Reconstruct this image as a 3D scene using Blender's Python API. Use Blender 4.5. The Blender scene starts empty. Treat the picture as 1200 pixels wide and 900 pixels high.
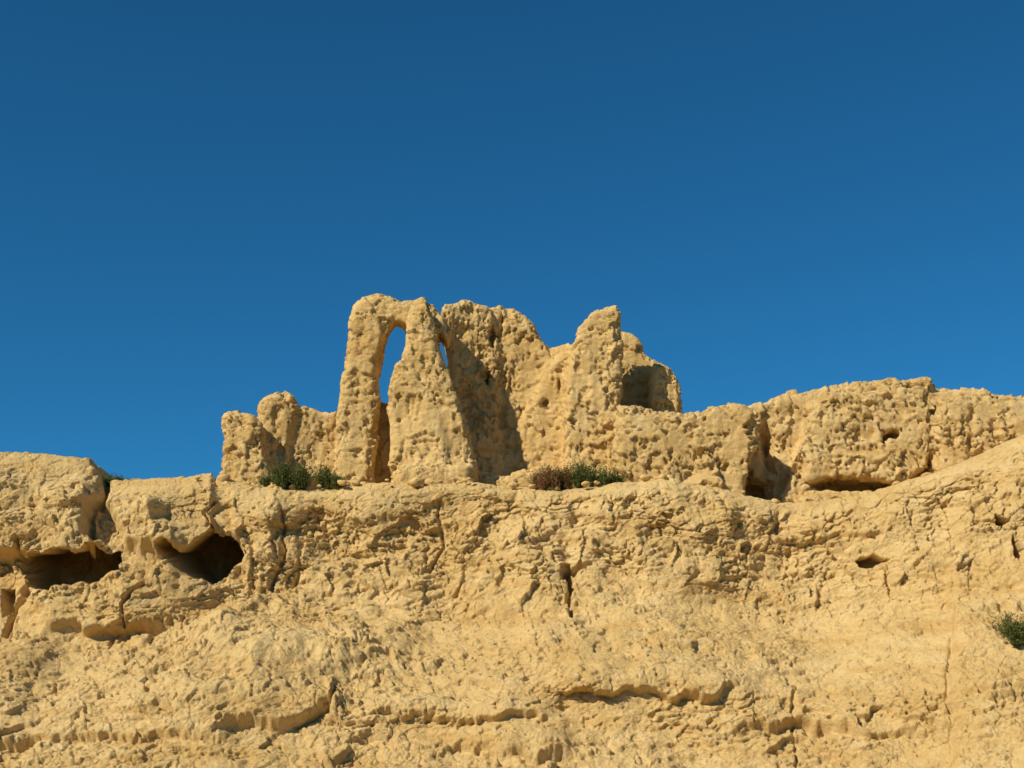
import bpy, math, numpy as np
from mathutils import Vector
rng=np.random.default_rng(7)
F=1648.0; TH=math.radians(15.0); CZ=1.7
ct,st=math.cos(TH),math.sin(TH)
def P(px,py,Y):
    a=(px-600)/F; b=(450-py)/F
    dy=ct-b*st; dz=st+b*ct
    t=Y/dy
    return a*t, CZ+dz*t
def PIX(x,y,z):
    zz=z-CZ
    d=y*ct+zz*st; u=-y*st+zz*ct
    return 600+F*x/d, 450-F*u/d
# ---------------- noise ----------------
perm=rng.permutation(256).astype(np.int32); perm=np.concatenate([perm,perm,perm])
g=rng.normal(size=(256,3)); g/=np.linalg.norm(g,axis=1)[:,None]; g=g.astype(np.float32)
def perlin(x,y,z):
    xi=np.floor(x).astype(np.int32); yi=np.floor(y).astype(np.int32); zi=np.floor(z).astype(np.int32)
    xf=(x-xi).astype(np.float32); yf=(y-yi).astype(np.float32); zf=(z-zi).astype(np.float32)
    u=xf*xf*xf*(xf*(xf*6-15)+10); v=yf*yf*yf*(yf*(yf*6-15)+10); w=zf*zf*zf*(zf*(zf*6-15)+10)
    xi&=255; yi&=255; zi&=255
    out=0
    for i in (0,1):
        for j in (0,1):
            A=perm[perm[(xi+i)&255]+((yi+j)&255)]
            for k in (0,1):
                G=g[perm[A+((zi+k)&255)]]
                d=G[...,0]*(xf-i)+G[...,1]*(yf-j)+G[...,2]*(zf-k)
                out=out+d*(u if i else 1-u)*(v if j else 1-v)*(w if k else 1-w)
    return out*1.5
def fbm(x,y,z,o=4,gain=.5):
    s=0;a=1;f=1
    for i in range(o):
        s=s+a*perlin(x*f+17.3*i,y*f+5.1*i,z*f+9.7*i); a*=gain; f*=2.03
    return s
def ridged(x,y,z,o=3):
    s=0;a=1;f=1
    for i in range(o):
        s=s+a*(1-2*np.abs(perlin(x*f+7.3*i,y*f+3.1*i,z*f+19.7*i))); a*=.5; f*=2.1
    return s
R3=rng.random((256,3)).astype(np.float32); T3=rng.normal(size=(256,3)).astype(np.float32)
def worley(x,y,z,facet=False):
    x=x.astype(np.float32);y=y.astype(np.float32);z=z.astype(np.float32)
    xi=np.floor(x).astype(np.int32); yi=np.floor(y).astype(np.int32); zi=np.floor(z).astype(np.int32)
    f1=np.full(x.shape,9.,np.float32); f2=f1.copy(); fv=np.zeros(x.shape,np.float32)
    for i in (-1,0,1):
        for j in (-1,0,1):
            for k in (-1,0,1):
                h=perm[perm[perm[(xi+i)&255]+((yi+j)&255)]+((zi+k)&255)]
                r=R3[h]
                dx=xi+i+r[...,0]-x;dy=yi+j+r[...,1]-y;dz=zi+k+r[...,2]-z
                d=np.sqrt(dx*dx+dy*dy+dz*dz)
                m=d<f1
                f2=np.where(m,f1,np.minimum(f2,d)); f1=np.where(m,d,f1)
                if facet:
                    t=T3[h]; fv=np.where(m,.55*t[...,0]*dx+.2*t[...,1]*dy+.55*t[...,2]*dz+(r[...,1]-.5)*.9,fv)
    return (f1,f2,fv) if facet else (f1,f2)
def sstep(a,b,x):
    t=np.clip((x-a)/(b-a),0,1); return t*t*(3-2*t)
def shingle(q,s=.12):
    fr=q-np.floor(q)
    return np.where(fr<s,fr/s,1-(fr-s)/(1-s))-.5
def polysdf(X,Z,poly):
    poly=np.array(poly,float); n=len(poly)
    d=np.full(X.shape,1e9); s=np.ones(X.shape)
    for i in range(n):
        a=poly[i]; b=poly[i-1]
        e=b-a; wx=X-a[0]; wz=Z-a[1]
        t=np.clip((wx*e[0]+wz*e[1])/(e@e+1e-12),0,1)
        d=np.minimum(d,(wx-e[0]*t)**2+(wz-e[1]*t)**2)
        c1=Z>=a[1]; c2=Z<b[1]; c3=e[0]*wz>e[1]*wx
        fl=(c1&c2&c3)|(~c1&~c2&~c3)
        s=np.where(fl,-s,s)
    return s*np.sqrt(d)
def linedist(X,Z,pl):
    d=np.full(X.shape,1e9)
    for a,b in zip(pl[:-1],pl[1:]):
        a=np.array(a,float);b=np.array(b,float);e=b-a
        wx=X-a[0];wz=Z-a[1]
        t=np.clip((wx*e[0]+wz*e[1])/(e@e),0,1)
        d=np.minimum(d,(wx-e[0]*t)**2+(wz-e[1]*t)**2)
    return np.sqrt(d)
def mkmesh(name,V,Q,mat,smooth=True):
    me=bpy.data.meshes.new(name)
    V=np.ascontiguousarray(V,np.float32); Q=np.ascontiguousarray(Q,np.int32); k=Q.shape[1]
    me.vertices.add(len(V)); me.vertices.foreach_set('co',V.ravel())
    me.loops.add(Q.size); me.loops.foreach_set('vertex_index',Q.ravel())
    me.polygons.add(len(Q)); me.polygons.foreach_set('loop_start',np.arange(0,Q.size,k,dtype=np.int32))
    me.update(calc_edges=True)
    me.polygons.foreach_set('use_smooth',np.full(len(Q),smooth))
    me.materials.append(mat)
    ob=bpy.data.objects.new(name,me); bpy.context.scene.collection.objects.link(ob)
    return ob
# ---------------- materials ----------------
def rockmat(name,ca,cb,cc,bump=.5):
    m=bpy.data.materials.new(name); m.use_nodes=True; nt=m.node_tree; N=nt.nodes; L=nt.links
    b=N['Principled BSDF']; b.inputs['Roughness'].default_value=1; b.inputs['Specular IOR Level'].default_value=.05
    tc=N.new('ShaderNodeTexCoord')
    def noise(sc,det,rough=.6,sz=None):
        n=N.new('ShaderNodeTexNoise'); n.inputs['Scale'].default_value=sc; n.inputs['Detail'].default_value=det; n.inputs['Roughness'].default_value=rough
        if sz:
            mp=N.new('ShaderNodeMapping'); mp.inputs['Scale'].default_value=sz; L.new(tc.outputs['Object'],mp.inputs['Vector']); L.new(mp.outputs[0],n.inputs['Vector'])
        else: L.new(tc.outputs['Object'],n.inputs['Vector'])
        return n
    n1=noise(.3,4,.6,(.6,1,1.6)); n2=noise(1.6,5,.7); n3=noise(.6,4,.65,(.4,.5,4)); n4=noise(9,3,.7)
    def ramp(n,a,b_):
        r=N.new('ShaderNodeMapRange'); r.inputs[1].default_value=a; r.inputs[2].default_value=b_; L.new(n.outputs['Fac'],r.inputs[0]); return r
    def mix(f,a,b_):
        x=N.new('ShaderNodeMix'); x.data_type='RGBA'; L.new(f,x.inputs[0])
        for s,v in ((6,a),(7,b_)):
            if isinstance(v,tuple): x.inputs[s].default_value=(*v,1)
            else: L.new(v,x.inputs[s])
        return x.outputs[2]
    def mul(o,k):
        s=N.new('ShaderNodeMath'); s.operation='MULTIPLY'; s.inputs[1].default_value=k; L.new(o,s.inputs[0]); return s.outputs[0]
    c=mix(ramp(n1,.38,.62).outputs[0],ca,cb)
    c=mix(mul(ramp(n2,.48,.68).outputs[0],.7),c,cc)
    c=mix(mul(ramp(n3,.52,.66).outputs[0],.5),c,tuple(v*k for v,k in zip(cb,(.88,.76,.6))))
    c=mix(mul(ramp(n4,.5,.75).outputs[0],.5),c,tuple(v*k for v,k in zip(cb,(.75,.66,.55))))
    L.new(c,b.inputs['Base Color'])
    f1=noise(3.6,6,.8,(1,1,1.6)); f2=noise(13,3,.75)
    b1=N.new('ShaderNodeBump'); b1.inputs['Strength'].default_value=bump; b1.inputs['Distance'].default_value=.13; L.new(f1.outputs['Fac'],b1.inputs['Height'])
    b2=N.new('ShaderNodeBump'); b2.inputs['Strength'].default_value=bump; b2.inputs['Distance'].default_value=.06; L.new(f2.outputs['Fac'],b2.inputs['Height']); L.new(b1.outputs[0],b2.inputs['Normal'])
    L.new(b2.outputs[0],b.inputs['Normal'])
    return m
M_cliff=rockmat('cliff_earth',(.76,.53,.225),(.68,.45,.17),(.79,.575,.275),.8)
M_ruin=rockmat('rammed_earth',(.74,.505,.205),(.60,.39,.14),(.78,.56,.26),.65)
M_ground=rockmat('desert_soil',(.22,.16,.08),(.19,.135,.065),(.25,.18,.095),.3)

# ---------------- CLIFF ----------------
RIM=[(-900,530),(-400,520),(-120,530),(0,541),(60,544),(98,547),(112,552),(120,563),(128,567),(200,564),(255,560),(300,568),(360,570),(440,563),(500,565),(560,561),(600,568),(660,572),(720,563),(780,558),(850,572),(910,586),(960,586),(1020,575),(1080,556),(1140,536),(1200,509),(1300,480),(1500,450),(2000,440)]
def yrim_px(px): return 50.5-3.2*sstep(880,1250,np.asarray(px,float))
rw=[P(a,b,float(yrim_px(a))) for a,b in RIM]
rx=np.array([r[0] for r in rw]); rz=np.array([r[1] for r in rw]); rpx=np.array([a for a,b in RIM],float)
inner=np.arange(-20,20.01,.034)
o=[20.]; s=.04
while o[-1]<140: s*=1.045; o.append(o[-1]+s)
o=np.array(o[1:]); xs=np.concatenate([-o[::-1],inner,o])
ctrl=[(-16,-.06),(-11,.04),(-8.2,.15),(-7.1,.24),(-6.6,.31),(-5.4,.36),(-4.6,.42),(-3.2,.49),(-1.9,.54),(-1.35,.62),(-1.0,.76),(-.75,.88),(-.35,.965),(.25,1.0),(1.2,1.005),(3,.995),(9,.99),(30,.93),(90,.6)]
cy=np.array([c[0] for c in ctrl],float); cs=np.array([c[1] for c in ctrl],float)
seg=np.hypot(np.diff(cy),np.diff(cs)*11.4); arc=np.concatenate([[0],np.cumsum(seg)])
ts=np.concatenate([np.arange(0,arc[1],.12),np.arange(arc[1],arc[14],.031),arc[14]+np.cumsum(.05*1.07**np.arange(70))]); ts=ts[ts<arc[-1]]
def smcurve(t,v):
    tt=np.arange(-2,arc[-1]+2,.02); vv=np.interp(tt,arc,v); k=np.exp(-.5*(np.arange(-40,41)*.02/.22)**2); k/=k.sum()
    vv=np.convolve(np.pad(vv,40,mode='edge'),k,'valid'); return np.interp(t,tt,vv)
py_=smcurve(ts,cy); ps=smcurve(ts,cs)
X,T=np.meshgrid(xs,ts,indexing='ij')
zr=np.interp(xs,rx,rz); yr=yrim_px(np.interp(xs,rx,rpx))
Sx=ps[None,:]; wv=.035*np.sin(xs*.21+1)+.02*np.sin(xs*.53)+.05*np.exp(-((xs-12)/6)**2)-.03*np.exp(-((xs+3)/4)**2)
S=Sx+wv[:,None]*np.clip(np.sin(np.clip(Sx,0,1)*math.pi),0,1)
Z=S*zr[:,None]; Y=yr[:,None]+py_[None,:]+0*Z
fade=sstep(0,.12,Sx)*1.0
edge=1-.75*sstep(.88,1.0,Sx)
Y=Y+ (fbm(X*.12,Z*.15,Z*0+3.3,3)*1.1)*edge - .6*np.exp(-((X+15)/6)**2)*sstep(1,.6,Sx)
dyt=np.gradient(Y,axis=1); dzt=np.gradient(Z,axis=1); ln=np.hypot(dyt,dzt)+1e-9
ny=-dzt/ln; nz=dyt/ln
px,py=PIX(X,Y,Z)
X=X.astype(np.float32);Yf=Y.astype(np.float32);Zf=Z.astype(np.float32)
lowx=fbm(X*.6,Zf*.6,Yf*.15,2); lowz=fbm(X*.6+40,Zf*.6,Yf*.15,2)
wx=px+16*lowx+6*fbm(X*2.2,Zf*2.2,Yf*.2,2); wz=py+12*lowz+5*fbm(X*2.2+40,Zf*2.2,Yf*.2,2)
inw=np.zeros_like(Y); D=np.zeros_like(Y)
vis=(px>-150)&(px<1400)&(Sx<1.05)&(py<990)
def add_poly(poly,amp,w,arr,warp=1.):
    pp=np.array(poly,float); m=vis&(px>pp[:,0].min()-60)&(px<pp[:,0].max()+60)&(py>pp[:,1].min()-60)&(py<pp[:,1].max()+60)
    d=polysdf((px+warp*(wx-px))[m],(py+warp*(wz-py))[m],pp)/30.
    arr[m]+=amp*sstep(w,-w,d)
upper=sstep(.56,.66,S); lower=1-upper
add_poly([(-140,520),(100,535),(122,560),(124,600),(106,640),(132,655),(60,664),(28,650),(-140,655)],.95,.16,D,.6)
add_poly([(131,550),(250,545),(256,600),(255,632),(228,648),(190,652),(150,640),(133,600)],.6,.16,D,.6)
add_poly([(170,600),(262,600),(282,628),(262,634),(240,644),(215,655),(186,652)],.3,.2,D,.5)
add_poly([(262,560),(325,560),(330,690),(285,690),(280,620)],.28,.2,D)
add_poly([(140,664),(200,672),(330,700),(300,735),(150,735),(50,735),(30,698)],.3,.2,D)
add_poly([(560,600),(660,590),(665,720),(560,715)],.2,.25,D)
add_poly([(680,600),(850,600),(860,700),(690,720)],.22,.4,D)
add_poly([(1115,610),(1400,400),(1400,960),(1112,960)],.35,.25,D)
add_poly([(250,735),(420,760),(400,840),(260,860),(180,800)],.35,.5,D)
add_poly([(200,740),(330,712),(430,722),(505,752),(440,790),(300,800)],.5,.6,D)
f_big=fbm(X*.45,Yf*.45,Zf*.55,3,.45)
D+=.32*f_big*(.8+.4*upper)*edge
n_mid=fbm(X*1.1,Yf*.8,Zf*1.4,3,.45)
D+=.07*n_mid
calm=1-.6*sstep(60,-60,polysdf(wx,wz,[(520,755),(700,730),(900,745),(1040,690),(1110,680),(1110,790),(900,800),(560,800)]))
p1=sstep(-.15,.45,fbm(X*.28+50,Yf*.3,Zf*.5,2))*calm; p2=sstep(-.1,.4,fbm(X*.35+150,Yf*.3,Zf*.6,2))*calm; p3=sstep(-.05,.35,fbm(X*.5+70,Yf*.3,Zf*.9+8,2))*calm
_,_,fa=worley(X*.75+.5*f_big,Yf*.5,Zf*.95+.5*lowz,True)
D+=.22*fa*(.3+.7*upper)*edge
w1,w2,fb=worley(X*1.9+.5*n_mid,Yf*1.2,Zf*2.4+.5*f_big,True)
D+=.115*fb*(.15+.75*np.maximum(upper*.8,p1*.6))
_,_,fc=worley(X*4.2+.6*n_mid,Yf*3,Zf*5.5+.6*f_big,True)
D+=.055*fc*(.2+.8*p2)*calm
q1=Zf*1.05+.10*X+1.3*f_big+.25*n_mid
D+=.22*shingle(q1,.08)*p2*(.35+.65*lower)
q2=Zf*2.6-.12*X+1.4*f_big+.9*n_mid
D+=.11*shingle(q2,.14)*p3
q3=Zf*5.5+.2*X+2.5*n_mid+1.0*f_big
D+=.035*shingle(q3,.2)*p1
rg=ridged(X*.6+3,Yf*.2,Zf*.35,2)
D-=.22*sstep(1.2,1.42,rg)*upper*p1
D-=.13*sstep(.07,.0,w2-w1)*p3
cr=np.abs(fbm(X*1.3+300,Yf*1.,Zf*1.9+.4*f_big,3,.6)); D-=.10*sstep(.045,0,cr)*(.25+.75*p1)
n_hi=fbm(X*6,Yf*6,Zf*7,2,.6)
D+=.02*n_hi
sp=fbm(X*1.5+200,Yf*1.2,Zf*2.2,3,.55)
D-=.13*sstep(.30,.34,sp)*(.3+.7*p2)+.09*sstep(-.42,-.46,sp)
def ledge(pl,amp,up=26,un=9):
    pl=np.array(pl,float); m=vis&(px>pl[:,0].min())&(px<pl[:,0].max())
    yl=np.interp(px[m]+.8*(wx-px)[m],pl[:,0],pl[:,1]); dd=wz[m]-yl
    en=sstep(0,40,px[m]-pl[:,0].min())*sstep(0,40,pl[:,0].max()-px[m])
    prof=np.where(dd<0,np.exp(dd/up)*sstep(3,-3,dd),0)-.9*np.where(dd>=-3,np.exp(-np.maximum(dd,0)/un),0)*sstep(-3,3,dd)
    D[m]+=amp*prof*en*(.55+.45*p2[m])
ledge([(240,862),(300,852),(380,838),(400,812)],.5)
ledge([(-100,850),(0,868),(120,850),(250,862)],.35)
ledge([(640,812),(720,808),(830,818),(880,806)],.45)
ledge([(840,860),(930,850),(1000,862),(1110,850)],.35)
ledge([(430,842),(560,850),(660,838)],.35)
ledge([(500,885),(600,878),(690,888)],.4)
ledge([(40,735),(150,738),(240,728)],.25)
ledge([(870,640),(960,628),(1060,634)],.2)
ledge([(800,690),(900,676),(1010,660)],.16)
def crack(pl,w,dep):
    pp=np.array(pl,float); m=vis&(px>pp[:,0].min()-40)&(px<pp[:,0].max()+40)&(py>pp[:,1].min()-40)&(py<pp[:,1].max()+40)
    d=linedist(px[m]+.4*(wx-px)[m],py[m]+.4*(wz-py)[m],pl); D[m]-=dep*sstep(w,w*.2,d)
crack([(120,548),(129,572),(126,592),(112,612),(108,640)],5.5,.8)
crack([(252,590),(246,612),(254,628)],3,.4)
crack([(330,600),(336,650),(322,690)],3,.25)
crack([(664,672),(670,690),(668,720)],3.5,.4)
crack([(664,672),(690,668)],3,.3)
crack([(150,735),(148,712),(170,690)],3,.35)
crack([(5,740),(18,710),(30,690)],5,.4)
crack([(28,640),(30,668)],4,.4)
crack([(515,590),(520,640),(505,672)],3,.2)
crack([(395,812),(385,838),(350,850)],3,.3)
crack([(1112,600),(1118,700),(1108,800),(1116,900)],4,.1)
crack([(930,800),(925,850),(935,900)],2.5,.15)
strip=sstep(8,-8,polysdf(wx,wz,[(1120,600),(1175,530),(1240,500),(1230,700),(1180,960),(1118,960)]))
D+=strip*(.04*fbm(X*9,Yf*9,Zf*5,2,.6)+.05*np.abs(perlin(X*2.5+Zf*1.1,Yf*.5,Zf*.9)))
add_poly([(31,656),(60,660),(100,658),(124,652),(141,648),(139,674),(92,681),(45,690),(33,684)],3.6,.05,inw,.5)
add_poly([(186,650),(212,652),(234,642),(254,628),(276,634),(283,656),(264,674),(238,679),(205,664)],4.2,.05,inw,.5)
lift=inw*(.06*0+.45*np.clip(np.where(px<165,(690-py)/38,(682-py)/52),0,1))
add_poly([(1008,656),(1030,652),(1046,656),(1034,663),(1014,663)],1.3,.05,inw,.5)
add_poly([(1165,612),(1176,618),(1172,630),(1163,622)],.8,.06,inw,.5)
add_poly([(1184,640),(1200,650),(1196,664),(1186,655)],.8,.06,inw,.5)
add_poly([(0,690),(14,690),(10,716),(0,722)],.8,.06,inw,.5)
add_poly([(655,668),(668,666),(672,688),(662,684)],.35,.06,inw,.5)
D=D*fade*edge.clip(.45,1)
D=D*(1-.7*sstep(.3,1.5,inw))
inw*=1+.15*n_mid
Yv=Y+ny*D+inw; Zv=Z+nz*D+lift
V=np.stack([X,Yv,Zv],-1).reshape(-1,3)
nx_,nt_=X.shape
I=np.arange(nx_*nt_).reshape(nx_,nt_)
Q=np.stack([I[:-1,:-1],I[1:,:-1],I[1:,1:],I[:-1,1:]],-1).reshape(-1,4)
mkmesh('cliff',V,Q,M_cliff)
print('cliff verts',len(V))
def rim_z(x): return float(np.interp(x,rx,rz))

# ---------------- SDF + surface nets ----------------
def surfnets(Fv,org,h):
    Sg=Fv<0
    nx,ny_,nz_=Fv.shape
    cnt=np.zeros((nx-1,ny_-1,nz_-1),np.int8)
    offs=[(i,j,k) for i in (0,1) for j in (0,1) for k in (0,1)]
    for i,j,k in offs: cnt+=Sg[i:nx-1+i,j:ny_-1+j,k:nz_-1+k]
    act=(cnt>0)&(cnt<8)
    ci=np.argwhere(act); idx=-np.ones(act.shape,np.int32); idx[act]=np.arange(len(ci))
    acc=np.zeros((len(ci),3)); num=np.zeros(len(ci))
    for a in offs:
        for ax in range(3):
            if a[ax]==1: continue
            b=list(a); b[ax]=1
            fa=Fv[ci[:,0]+a[0],ci[:,1]+a[1],ci[:,2]+a[2]]; fb=Fv[ci[:,0]+b[0],ci[:,1]+b[1],ci[:,2]+b[2]]
            m=(fa<0)!=(fb<0); t=np.where(m,fa/(fa-fb+1e-20),0)
            p=np.tile(np.array(a,float),(len(ci),1)); p[:,ax]+=t
            acc[m]+=p[m]; num[m]+=1
    V=(ci+acc/num[:,None])*h+np.array(org)
    Qs=[]
    for ax in range(3):
        sl0=[slice(None)]*3; sl1=[slice(None)]*3; sl0[ax]=slice(0,-1); sl1[ax]=slice(1,None)
        A=Sg[tuple(sl0)]; B=Sg[tuple(sl1)]
        e=np.argwhere(A!=B); o1,o2=[(1,2),(2,0),(0,1)][ax]
        e=e[(e[:,o1]>0)&(e[:,o2]>0)&(e[:,o1]<Fv.shape[o1]-1)&(e[:,o2]<Fv.shape[o2]-1)]
        ins=A[e[:,0],e[:,1],e[:,2]]
        def g_(d1,d2):
            c=e.copy(); c[:,o1]-=d1; c[:,o2]-=d2; return idx[c[:,0],c[:,1],c[:,2]]
        q=np.stack([g_(1,1),g_(0,1),g_(0,0),g_(1,0)],-1)
        q[~ins]=q[~ins][:,::-1]; Qs.append(q)
    return V,np.concatenate(Qs)
class Grid:
    def __init__(s,x0,x1,y0,y1,z0,z1,h):
        s.h=h; s.org=(x0,y0,z0)
        s.x=np.arange(x0,x1,h,dtype=np.float32); s.y=np.arange(y0,y1,h,dtype=np.float32); s.z=np.arange(z0,z1,h,dtype=np.float32)
        s.F=np.full((len(s.x),len(s.y),len(s.z)),5.,np.float32)
        s.X2,s.Z2=np.meshgrid(s.x,s.z,indexing='ij')
        s.XX=s.x[:,None,None]; s.YY=s.y[None,:,None]; s.ZZ=s.z[None,None,:]
    def ext(s,poly,yref,y0,y1,r=.4,slant=0,lean=0):
        pw=[P(a,b,yref) for a,b in poly]
        d2=polysdf(s.X2,s.Z2,pw).astype(np.float32)[:,None,:]
        xc=sum(p[0] for p in pw)/len(pw)
        yc=(y0+y1)/2+slant*(s.XX-xc)
        dyv=np.abs(s.YY-yc)-(y1-y0)/2+lean*(s.ZZ-11.5)
        a=d2+r; b=dyv+r
        return np.minimum(np.maximum(a,b),0)+np.sqrt(np.maximum(a,0)**2+np.maximum(b,0)**2)-r
    def ell(s,c,r):
        k=np.sqrt(((s.XX-c[0])/r[0])**2+((s.YY-c[1])/r[1])**2+((s.ZZ-c[2])/r[2])**2)
        return (k-1)*min(r)
    def add(s,d,k=.15):
        hh=np.clip(.5+.5*(s.F-d)/k,0,1); s.F=(s.F*(1-hh)+d*hh-k*hh*(1-hh)).astype(np.float32)
    def sub(s,d,k=.1):
        hh=np.clip(.5-.5*(s.F+d)/k,0,1); s.F=(s.F*(1-hh)-d*hh+k*hh*(1-hh)).astype(np.float32)
def C(px,py,y):
    a,b=P(px,py,y); return (a,y,b)
def finish(G,name,mat,amp=1.,warp=.1,streak=.07,strat=1.,fine=1.):
    c=fbm(*(a for a in np.meshgrid(G.x[::4]*.9,G.y[::4]*.9,G.z[::4]*.9,indexing='ij')),2)
    c=np.repeat(np.repeat(np.repeat(c,4,0),4,1),4,2)[:G.F.shape[0],:G.F.shape[1],:G.F.shape[2]]
    for ax in range(3):
        for _ in range(4):
            c=(np.roll(c,1,ax)+np.roll(c,-1,ax)+c)/3
    G.F+=warp*c.astype(np.float32)
    V,Q=surfnets(G.F,G.org,G.h)
    ob=mkmesh(name,V,Q,mat); me=ob.data
    n=np.empty(len(V)*3,np.float32); me.vertex_normals.foreach_get('vector',n); n=n.reshape(-1,3)
    x,y,z=(V[:,i].astype(np.float32) for i in range(3))
    a=fbm(x*.9,y*.9,z*.9,3,.5); b=fbm(x*2.2+9,y*2.2,z*2.4,3,.5); c=fbm(x*7,y*7,z*7,2,.6)
    w1,w2,fa=worley(x*.8+.4*a,y*.8,z*.8+.3*b,True); v1,v2,fb=worley(x*2.0+.4*b,y*2.,z*1.8+.3*a,True); _,_,fc=worley(x*4.5+.4*b,y*4.5,z*4+.3*a,True)
    pt=sstep(-.05,.35,fbm(x*.5+30,y*.5,z*.6,2)); pt2=sstep(-.05,.3,fbm(x*.7+90,y*.7,z*.7,2))
    d=.06*a+.15*fa+fine*(.075*fb*(.3+.7*pt)+.045*fc*(.15+.85*pt2))+.02*c+strat*(.08*shingle(z*1.3+.1*x+.9*a+.3*b,.1)*pt+.045*shingle(z*3.4+1.2*a+.8*b,.18)*pt2)
    d-=.08*sstep(.06,0,v2-v1)*pt2
    cr=np.abs(fbm(x*1.5+300,y*1.5,z*.8,3,.6)); d-=.12*sstep(.04,0,cr)*(.1+.9*pt)
    st_=fbm(x*1.9,y*1.9,z*.35,3); d+=streak*st_
    sp=fbm(x*1.7+200,y*1.7,z*1.7,3,.6); d-=.12*sstep(.36,.40,sp)
    V=V+n*(d*amp)[:,None]
    me.vertices.foreach_set('co',V.astype(np.float32).ravel()); me.update()
    print(name,len(V)); return ob
# ---- ruins ----
x0,_=P(240,560,52); x1,_=P(812,560,58)
G=Grid(x0-.3,x1+.3,50.9,60,9.8,20.2,.05)
zb=640
G.add(G.ext([(256,zb),(260,565),(265,530),(266,492),(280,485),(298,487),(308,500),(312,530),(322,560),(330,zb)],52.1,51.5,53.3,.3))
G.add(G.ext([(306,zb),(304,540),(300,500),(301,474),(312,461),(326,458),(342,465),(349,478),(346,500),(340,520),(345,zb)],53.2,52.9,54.1,.45),.06)
G.add(G.ext([(335,zb),(340,500),(344,481),(360,479),(380,484),(398,481),(420,484),(452,478),(470,500),(470,zb)],53.9,53.6,54.9,.25,.2),.08)
# arch pillar and bridge
G.add(G.ext([(388,zb),(392,540),(394,500),(398,478),(400,455),(405,435),(408,405),(411,378),(416,360),(428,348),(444,345),(460,348),(471,356),(486,354),(497,352),(509,360),(521,374),(527,390),(524,402),(516,396),(508,402),(492,404),(481,392),(473,384),(464,378),(457,389),(450,405),(445,425),(443,448),(447,470),(443,500),(437,540),(440,zb)],53.0,52.5,53.9,.34),.05)
# buttress wedge
G.add(G.ext([(456,zb),(460,545),(459,510),(454,484),(457,460),(467,434),(475,408),(477,378),(484,360),(500,358),(508,372),(512,400),(519,420),(530,452),(541,485),(551,512),(556,545),(564,zb)],52.4,51.8,53.7,.35),.05)
G.add(G.ext([(468,zb),(474,535),(480,480),(488,430),(495,400),(503,430),(520,500),(530,545),(534,zb)],52.0,51.5,53.2,.3,0,.12),.3)
G.add(G.ext([(462,zb),(466,548),(500,541),(552,546),(562,zb)],51.8,51.3,53,.3),.12)
G.add(G.ext([(420,zb),(430,500),(444,470),(458,472),(475,480),(480,zb)],54.3,53.9,54.9,.3),.08)
# main wall
G.add(G.ext([(524,zb),(528,500),(527,430),(523,405),(513,378),(520,362),(545,356),(575,360),(600,364),(615,371),(626,382),(634,397),(643,409),(660,405),(676,399),(690,420),(700,zb)],55.3,54.9,56.4,.35,.0),.12)
G.add(G.ext([(524,zb),(528,500),(527,430),(523,405),(513,378),(520,362),(545,356),(572,361),(582,380),(588,420),(590,480),(598,zb)],54.9,54.3,55.8,.3,.35),.1)
G.add(G.ext([(660,zb),(664,440),(670,408),(678,388),(692,371),(706,364),(722,362),(727,372),(727,420),(728,480),(728,zb)],54.0,53.4,55.8,.25),.2)
G.add(G.ext([(600,zb),(612,500),(640,425),(665,412),(700,430),(700,zb)],54.9,54.55,56,.4),.4)
G.add(G.ext([(545,zb),(560,556),(590,558),(640,548),(700,552),(730,548),(735,zb)],53.5,52.8,56,.4),.4)
# rear wall
G.add(G.ext([(700,zb),(706,400),(722,391),(738,393),(748,402),(752,416),(764,424),(780,431),(789,440),(794,452),(799,478),(800,zb)],57.6,57.0,58.6,.25),.1)
G.add(G.ext([(761,zb),(762,440),(766,428),(782,433),(792,446),(798,478),(799,zb)],55.8,55.3,58,.25),.1)
for (a,b,yy,r) in [(577,398,54.7,(.14,.5,.5)),(572,438,54.6,(.1,.5,.35)),(598,450,54.8,(.08,.3,.6)),(545,388,54.0,(.25,.3,.3)),(556,412,54.2,(.12,.35,.5)),(610,480,54.7,(.07,.3,.2)),(588,378,54.8,(.1,.5,.5)),(655,450,54.5,(.07,.3,.3)),(640,470,54.5,(.1,.3,.09)),(326,525,52.4,(.28,.7,.8)),(517,406,54,(.1,3,.18))]:
    G.sub(G.ell(C(a,b,yy),r),.08)
finish(G,'ruined_earthen_fortress',M_ruin,.85,.08,.06,1.,.85)
# ---- right outcrop ----
x0,_=P(716,560,52); x1,_=P(1440,560,56)
G=Grid(x0-.2,x1,50.4,60.5,9.6,17.4,.06)
G.add(G.ext([(720,zb),(722,500),(724,474),(742,474),(760,480),(800,486),(830,480),(852,476),(866,479),(880,488),(886,500),(886,525),(874,550),(868,zb)],52.4,51.9,58,.3,-.06),.1)
G.add(G.ext([(850,660),(868,480),(890,474),(906,467),(930,461),(960,456),(1000,450),(1040,446),(1070,443),(1088,444),(1097,454),(1140,459),(1200,464),(1300,470),(1500,480),(1500,660)],54.8,54.3,60,.4),.1)
G.add(G.ext([(915,660),(915,580),(930,545),(942,510),(955,470),(975,462),(1000,459),(1040,455),(1084,455),(1092,500),(1086,550),(1060,565),(1040,660)],53.4,53.0,56,.3,-.03),.2)
G.add(G.ext([(1093,660),(1095,500),(1102,468),(1180,470),(1300,476),(1500,490),(1500,660)],53.2,52.7,56,.3,.02),.1)
G.sub(G.ell(C(893,572,52.9),(.75,2.8,.9)),.1)
G.sub(G.ell(C(903,520,53.8),(.4,1.6,1.2)),.2)
G.sub(G.ell(C(1000,567,52.9),(1.9,2.2,.36)),.06)
G.sub(G.ell(C(1046,508,53.0),(.26,.9,.18)),.04)
G.sub(G.ell(C(1037,516,53.0),(.14,.8,.34)),.04)
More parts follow.
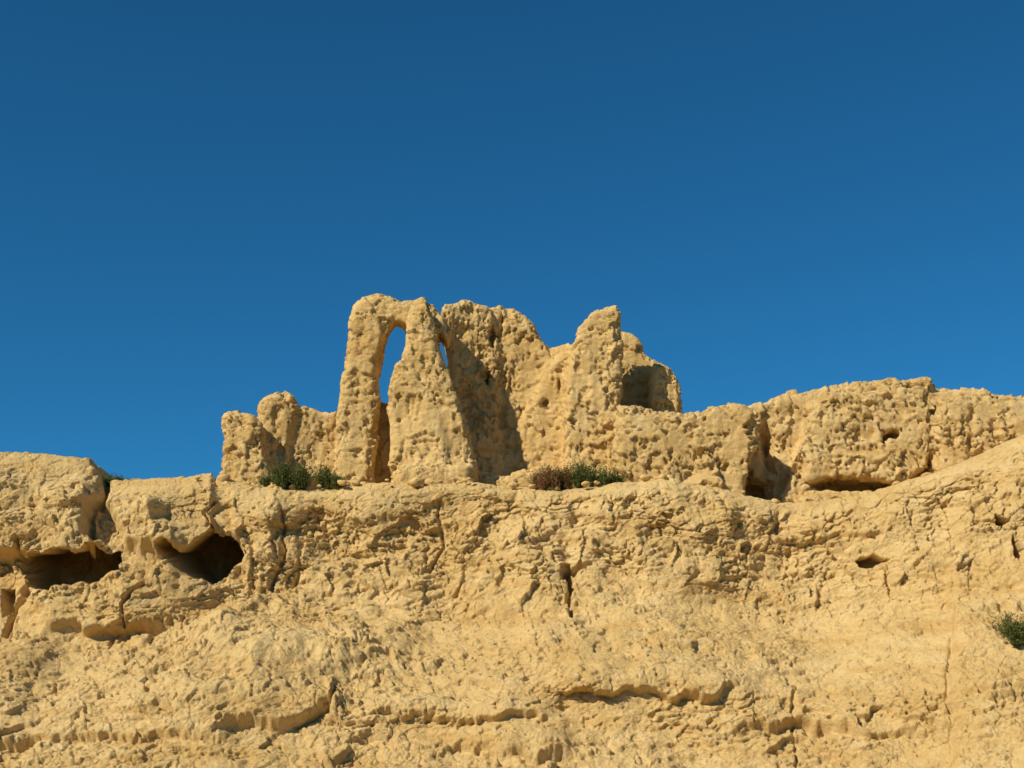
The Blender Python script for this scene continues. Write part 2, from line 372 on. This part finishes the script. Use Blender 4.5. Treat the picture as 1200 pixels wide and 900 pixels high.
G.sub(G.ell(C(938,545,53.4),(.35,.9,.6)),.12)
G.add(G.ext([(925,660),(935,582),(960,578),(1060,578),(1120,562),(1150,660)],53.2,52.6,56,.3),.06)
finish(G,'rock_outcrop',M_cliff,1.15,.12,.02,1.5,.6)

# ---------------- rubble ----------------
def icos(center,r,seed):
    import bmesh
    bm=bmesh.new(); bmesh.ops.create_icosphere(bm,subdivisions=2,radius=1)
    v=np.array([tuple(a.co) for a in bm.verts]); f=np.array([[w.index for w in q.verts] for q in bm.faces]); bm.free()
    n=fbm((v[:,0]+seed*3.1).astype(np.float32),v[:,1].astype(np.float32),v[:,2].astype(np.float32),2)
    v=v*(1+.5*n)[:,None]*np.array(r)+np.array(center); return v,f
vs=[];fs=[];off=0
for i in range(70):
    pxx=rng.choice([rng.uniform(330,760),rng.uniform(0,1150)]); yy=50.5+rng.uniform(-.1,1.0)-(3.2*float(sstep(880,1250,np.float64(pxx))))
    x=(pxx-600)/30.; r=rng.uniform(.05,.16)*(1 if i>8 else 1.8)
    v,f=icos((x,yy,rim_z(x)+.02),(r*1.3,r,r*.8),i); vs.append(v); fs.append(f+off); off+=len(v)
mkmesh('rubble',np.concatenate(vs),np.concatenate(fs),M_ruin)

# ---------------- shrubs ----------------
def leafmat(name,cols):
    m=bpy.data.materials.new(name); m.use_nodes=True; N=m.node_tree.nodes; L=m.node_tree.links
    b=N['Principled BSDF']; b.inputs['Roughness'].default_value=.8; b.inputs['Specular IOR Level'].default_value=.2
    g_=N.new('ShaderNodeNewGeometry'); r=N.new('ShaderNodeValToRGB'); L.new(g_.outputs['Random Per Island'],r.inputs[0]); L.new(r.outputs[0],b.inputs['Base Color'])
    e=r.color_ramp.elements; e[0].color=(*cols[0],1); e[1].color=(*cols[-1],1)
    for i,c in enumerate(cols[1:-1]): q=e.new((i+1)/(len(cols)-1)); q.color=(*c,1)
    return m
M_green=leafmat('shrub_green',[(.035,.055,.012),(.07,.095,.02),(.12,.14,.03),(.2,.17,.05)])
M_mix=leafmat('shrub_dry',[(.09,.08,.02),(.2,.12,.04),(.32,.15,.06),(.42,.19,.08)])
def shrub(c,w,d,h,n,mat,seed):
    r=np.random.default_rng(seed); V=[];Q=[]
    cl=[(r.uniform(-1,1)*w,r.uniform(-1,1)*d,r.uniform(.45,1)) for _ in range(max(5,int(w*9)))]
    for i in range(n):
        cx,cy_,hh=cl[r.integers(len(cl))]
        hh=hh*(1-.5*(abs(cx)/w)**2)
        th=r.uniform(0,6.28); lean=abs(r.normal())*.45; L_=r.uniform(.4,1.05)*h*hh
        dx,dy=math.cos(th)*lean,math.sin(th)*lean
        p0=np.array([cx+r.normal()*.06,cy_+r.normal()*.06,-.1]); p1=p0+L_*np.array([dx,dy,1])
        wd=.008; s_=np.array([-math.sin(th),math.cos(th),0])*wd; k=len(V)
        V+= [p0-s_,p0+s_,p1+s_*.5,p1-s_*.5]; Q.append((k,k+1,k+2,k+3))
        for j in range(7):
            t=r.uniform(.25,1.05); p=p0+(p1-p0)*t+r.normal(size=3)*.035
            a=r.normal(size=3); a/=np.linalg.norm(a); b_=np.cross(a,r.normal(size=3)); b_/=np.linalg.norm(b_)
            a*=r.uniform(.025,.06); b_*=r.uniform(.01,.022); k=len(V)
            V+=[p-a,p-b_,p+a,p+b_]; Q.append((k,k+1,k+2,k+3))
    V=np.array(V)+np.array(c)
    return mkmesh('desert_shrub',V,np.array(Q),mat,False)
def sh(px,pyb,y,w,d,h,n,mat,seed):
    x,z=P(px,pyb,y); shrub((x,y,z),w,d,h,n,mat,seed)
sh(353,570,50.9,1.45,.3,1.15,1500,M_green,1)
sh(655,571,50.9,1.0,.35,1.1,1000,M_mix,2)
sh(686,569,51.1,1.3,.35,1.15,1000,M_green,3)
sh(128,566,51.0,.5,.25,.5,250,M_green,4)
sh(1192,752,43.0,.5,.5,1.1,900,M_green,5)

# ---------------- ground ----------------
gs=np.array([(-3000,-3000,-.05),(3000,-3000,-.05),(3000,3000,-.05),(-3000,3000,-.05)],float)
mkmesh('ground',gs,np.array([[0,1,2,3]]),M_ground)

# ---------------- light ----------------
az=math.radians(49); el=math.radians(37)
sd=Vector((-math.sin(az)*math.cos(el),-math.cos(az)*math.cos(el),math.sin(el)))
sl=bpy.data.lights.new('sun','SUN'); sl.energy=5; sl.angle=math.radians(.5); sl.color=(1,.925,.78)
so=bpy.data.objects.new('sun',sl); so.rotation_euler=sd.to_track_quat('Z','Y').to_euler(); so.location=(-30,-30,40); bpy.context.scene.collection.objects.link(so)
w=bpy.data.worlds.new('World'); bpy.context.scene.world=w; w.use_nodes=True
N=w.node_tree.nodes; L=w.node_tree.links; bg=N['Background']
sky=N.new('ShaderNodeTexSky'); sky.sky_type='NISHITA'; sky.sun_disc=False; sky.sun_elevation=el; sky.sun_rotation=math.atan2(sd.x,sd.y)
sky.altitude=3000; sky.air_density=1.0; sky.dust_density=0.0; sky.ozone_density=4.0
mx=N.new('ShaderNodeMix'); mx.data_type='RGBA'; mx.blend_type='MULTIPLY'; mx.inputs[0].default_value=1; mx.inputs[7].default_value=(.2,.86,1.05,1)
L.new(sky.outputs[0],mx.inputs[6]); L.new(mx.outputs[2],bg.inputs[0]); bg.inputs[1].default_value=.09
sc=bpy.context.scene; sc.view_settings.view_transform='Standard'; sc.view_settings.look='None'; sc.view_settings.exposure=0
# ---------------- camera ----------------
cam=bpy.data.cameras.new('camera'); co=bpy.data.objects.new('camera',cam); sc.collection.objects.link(co)
co.location=(0,0,CZ); co.rotation_euler=(math.pi/2+TH,0,0); cam.sensor_width=36; cam.lens=36*F/1200; cam.clip_end=6000
sc.camera=co
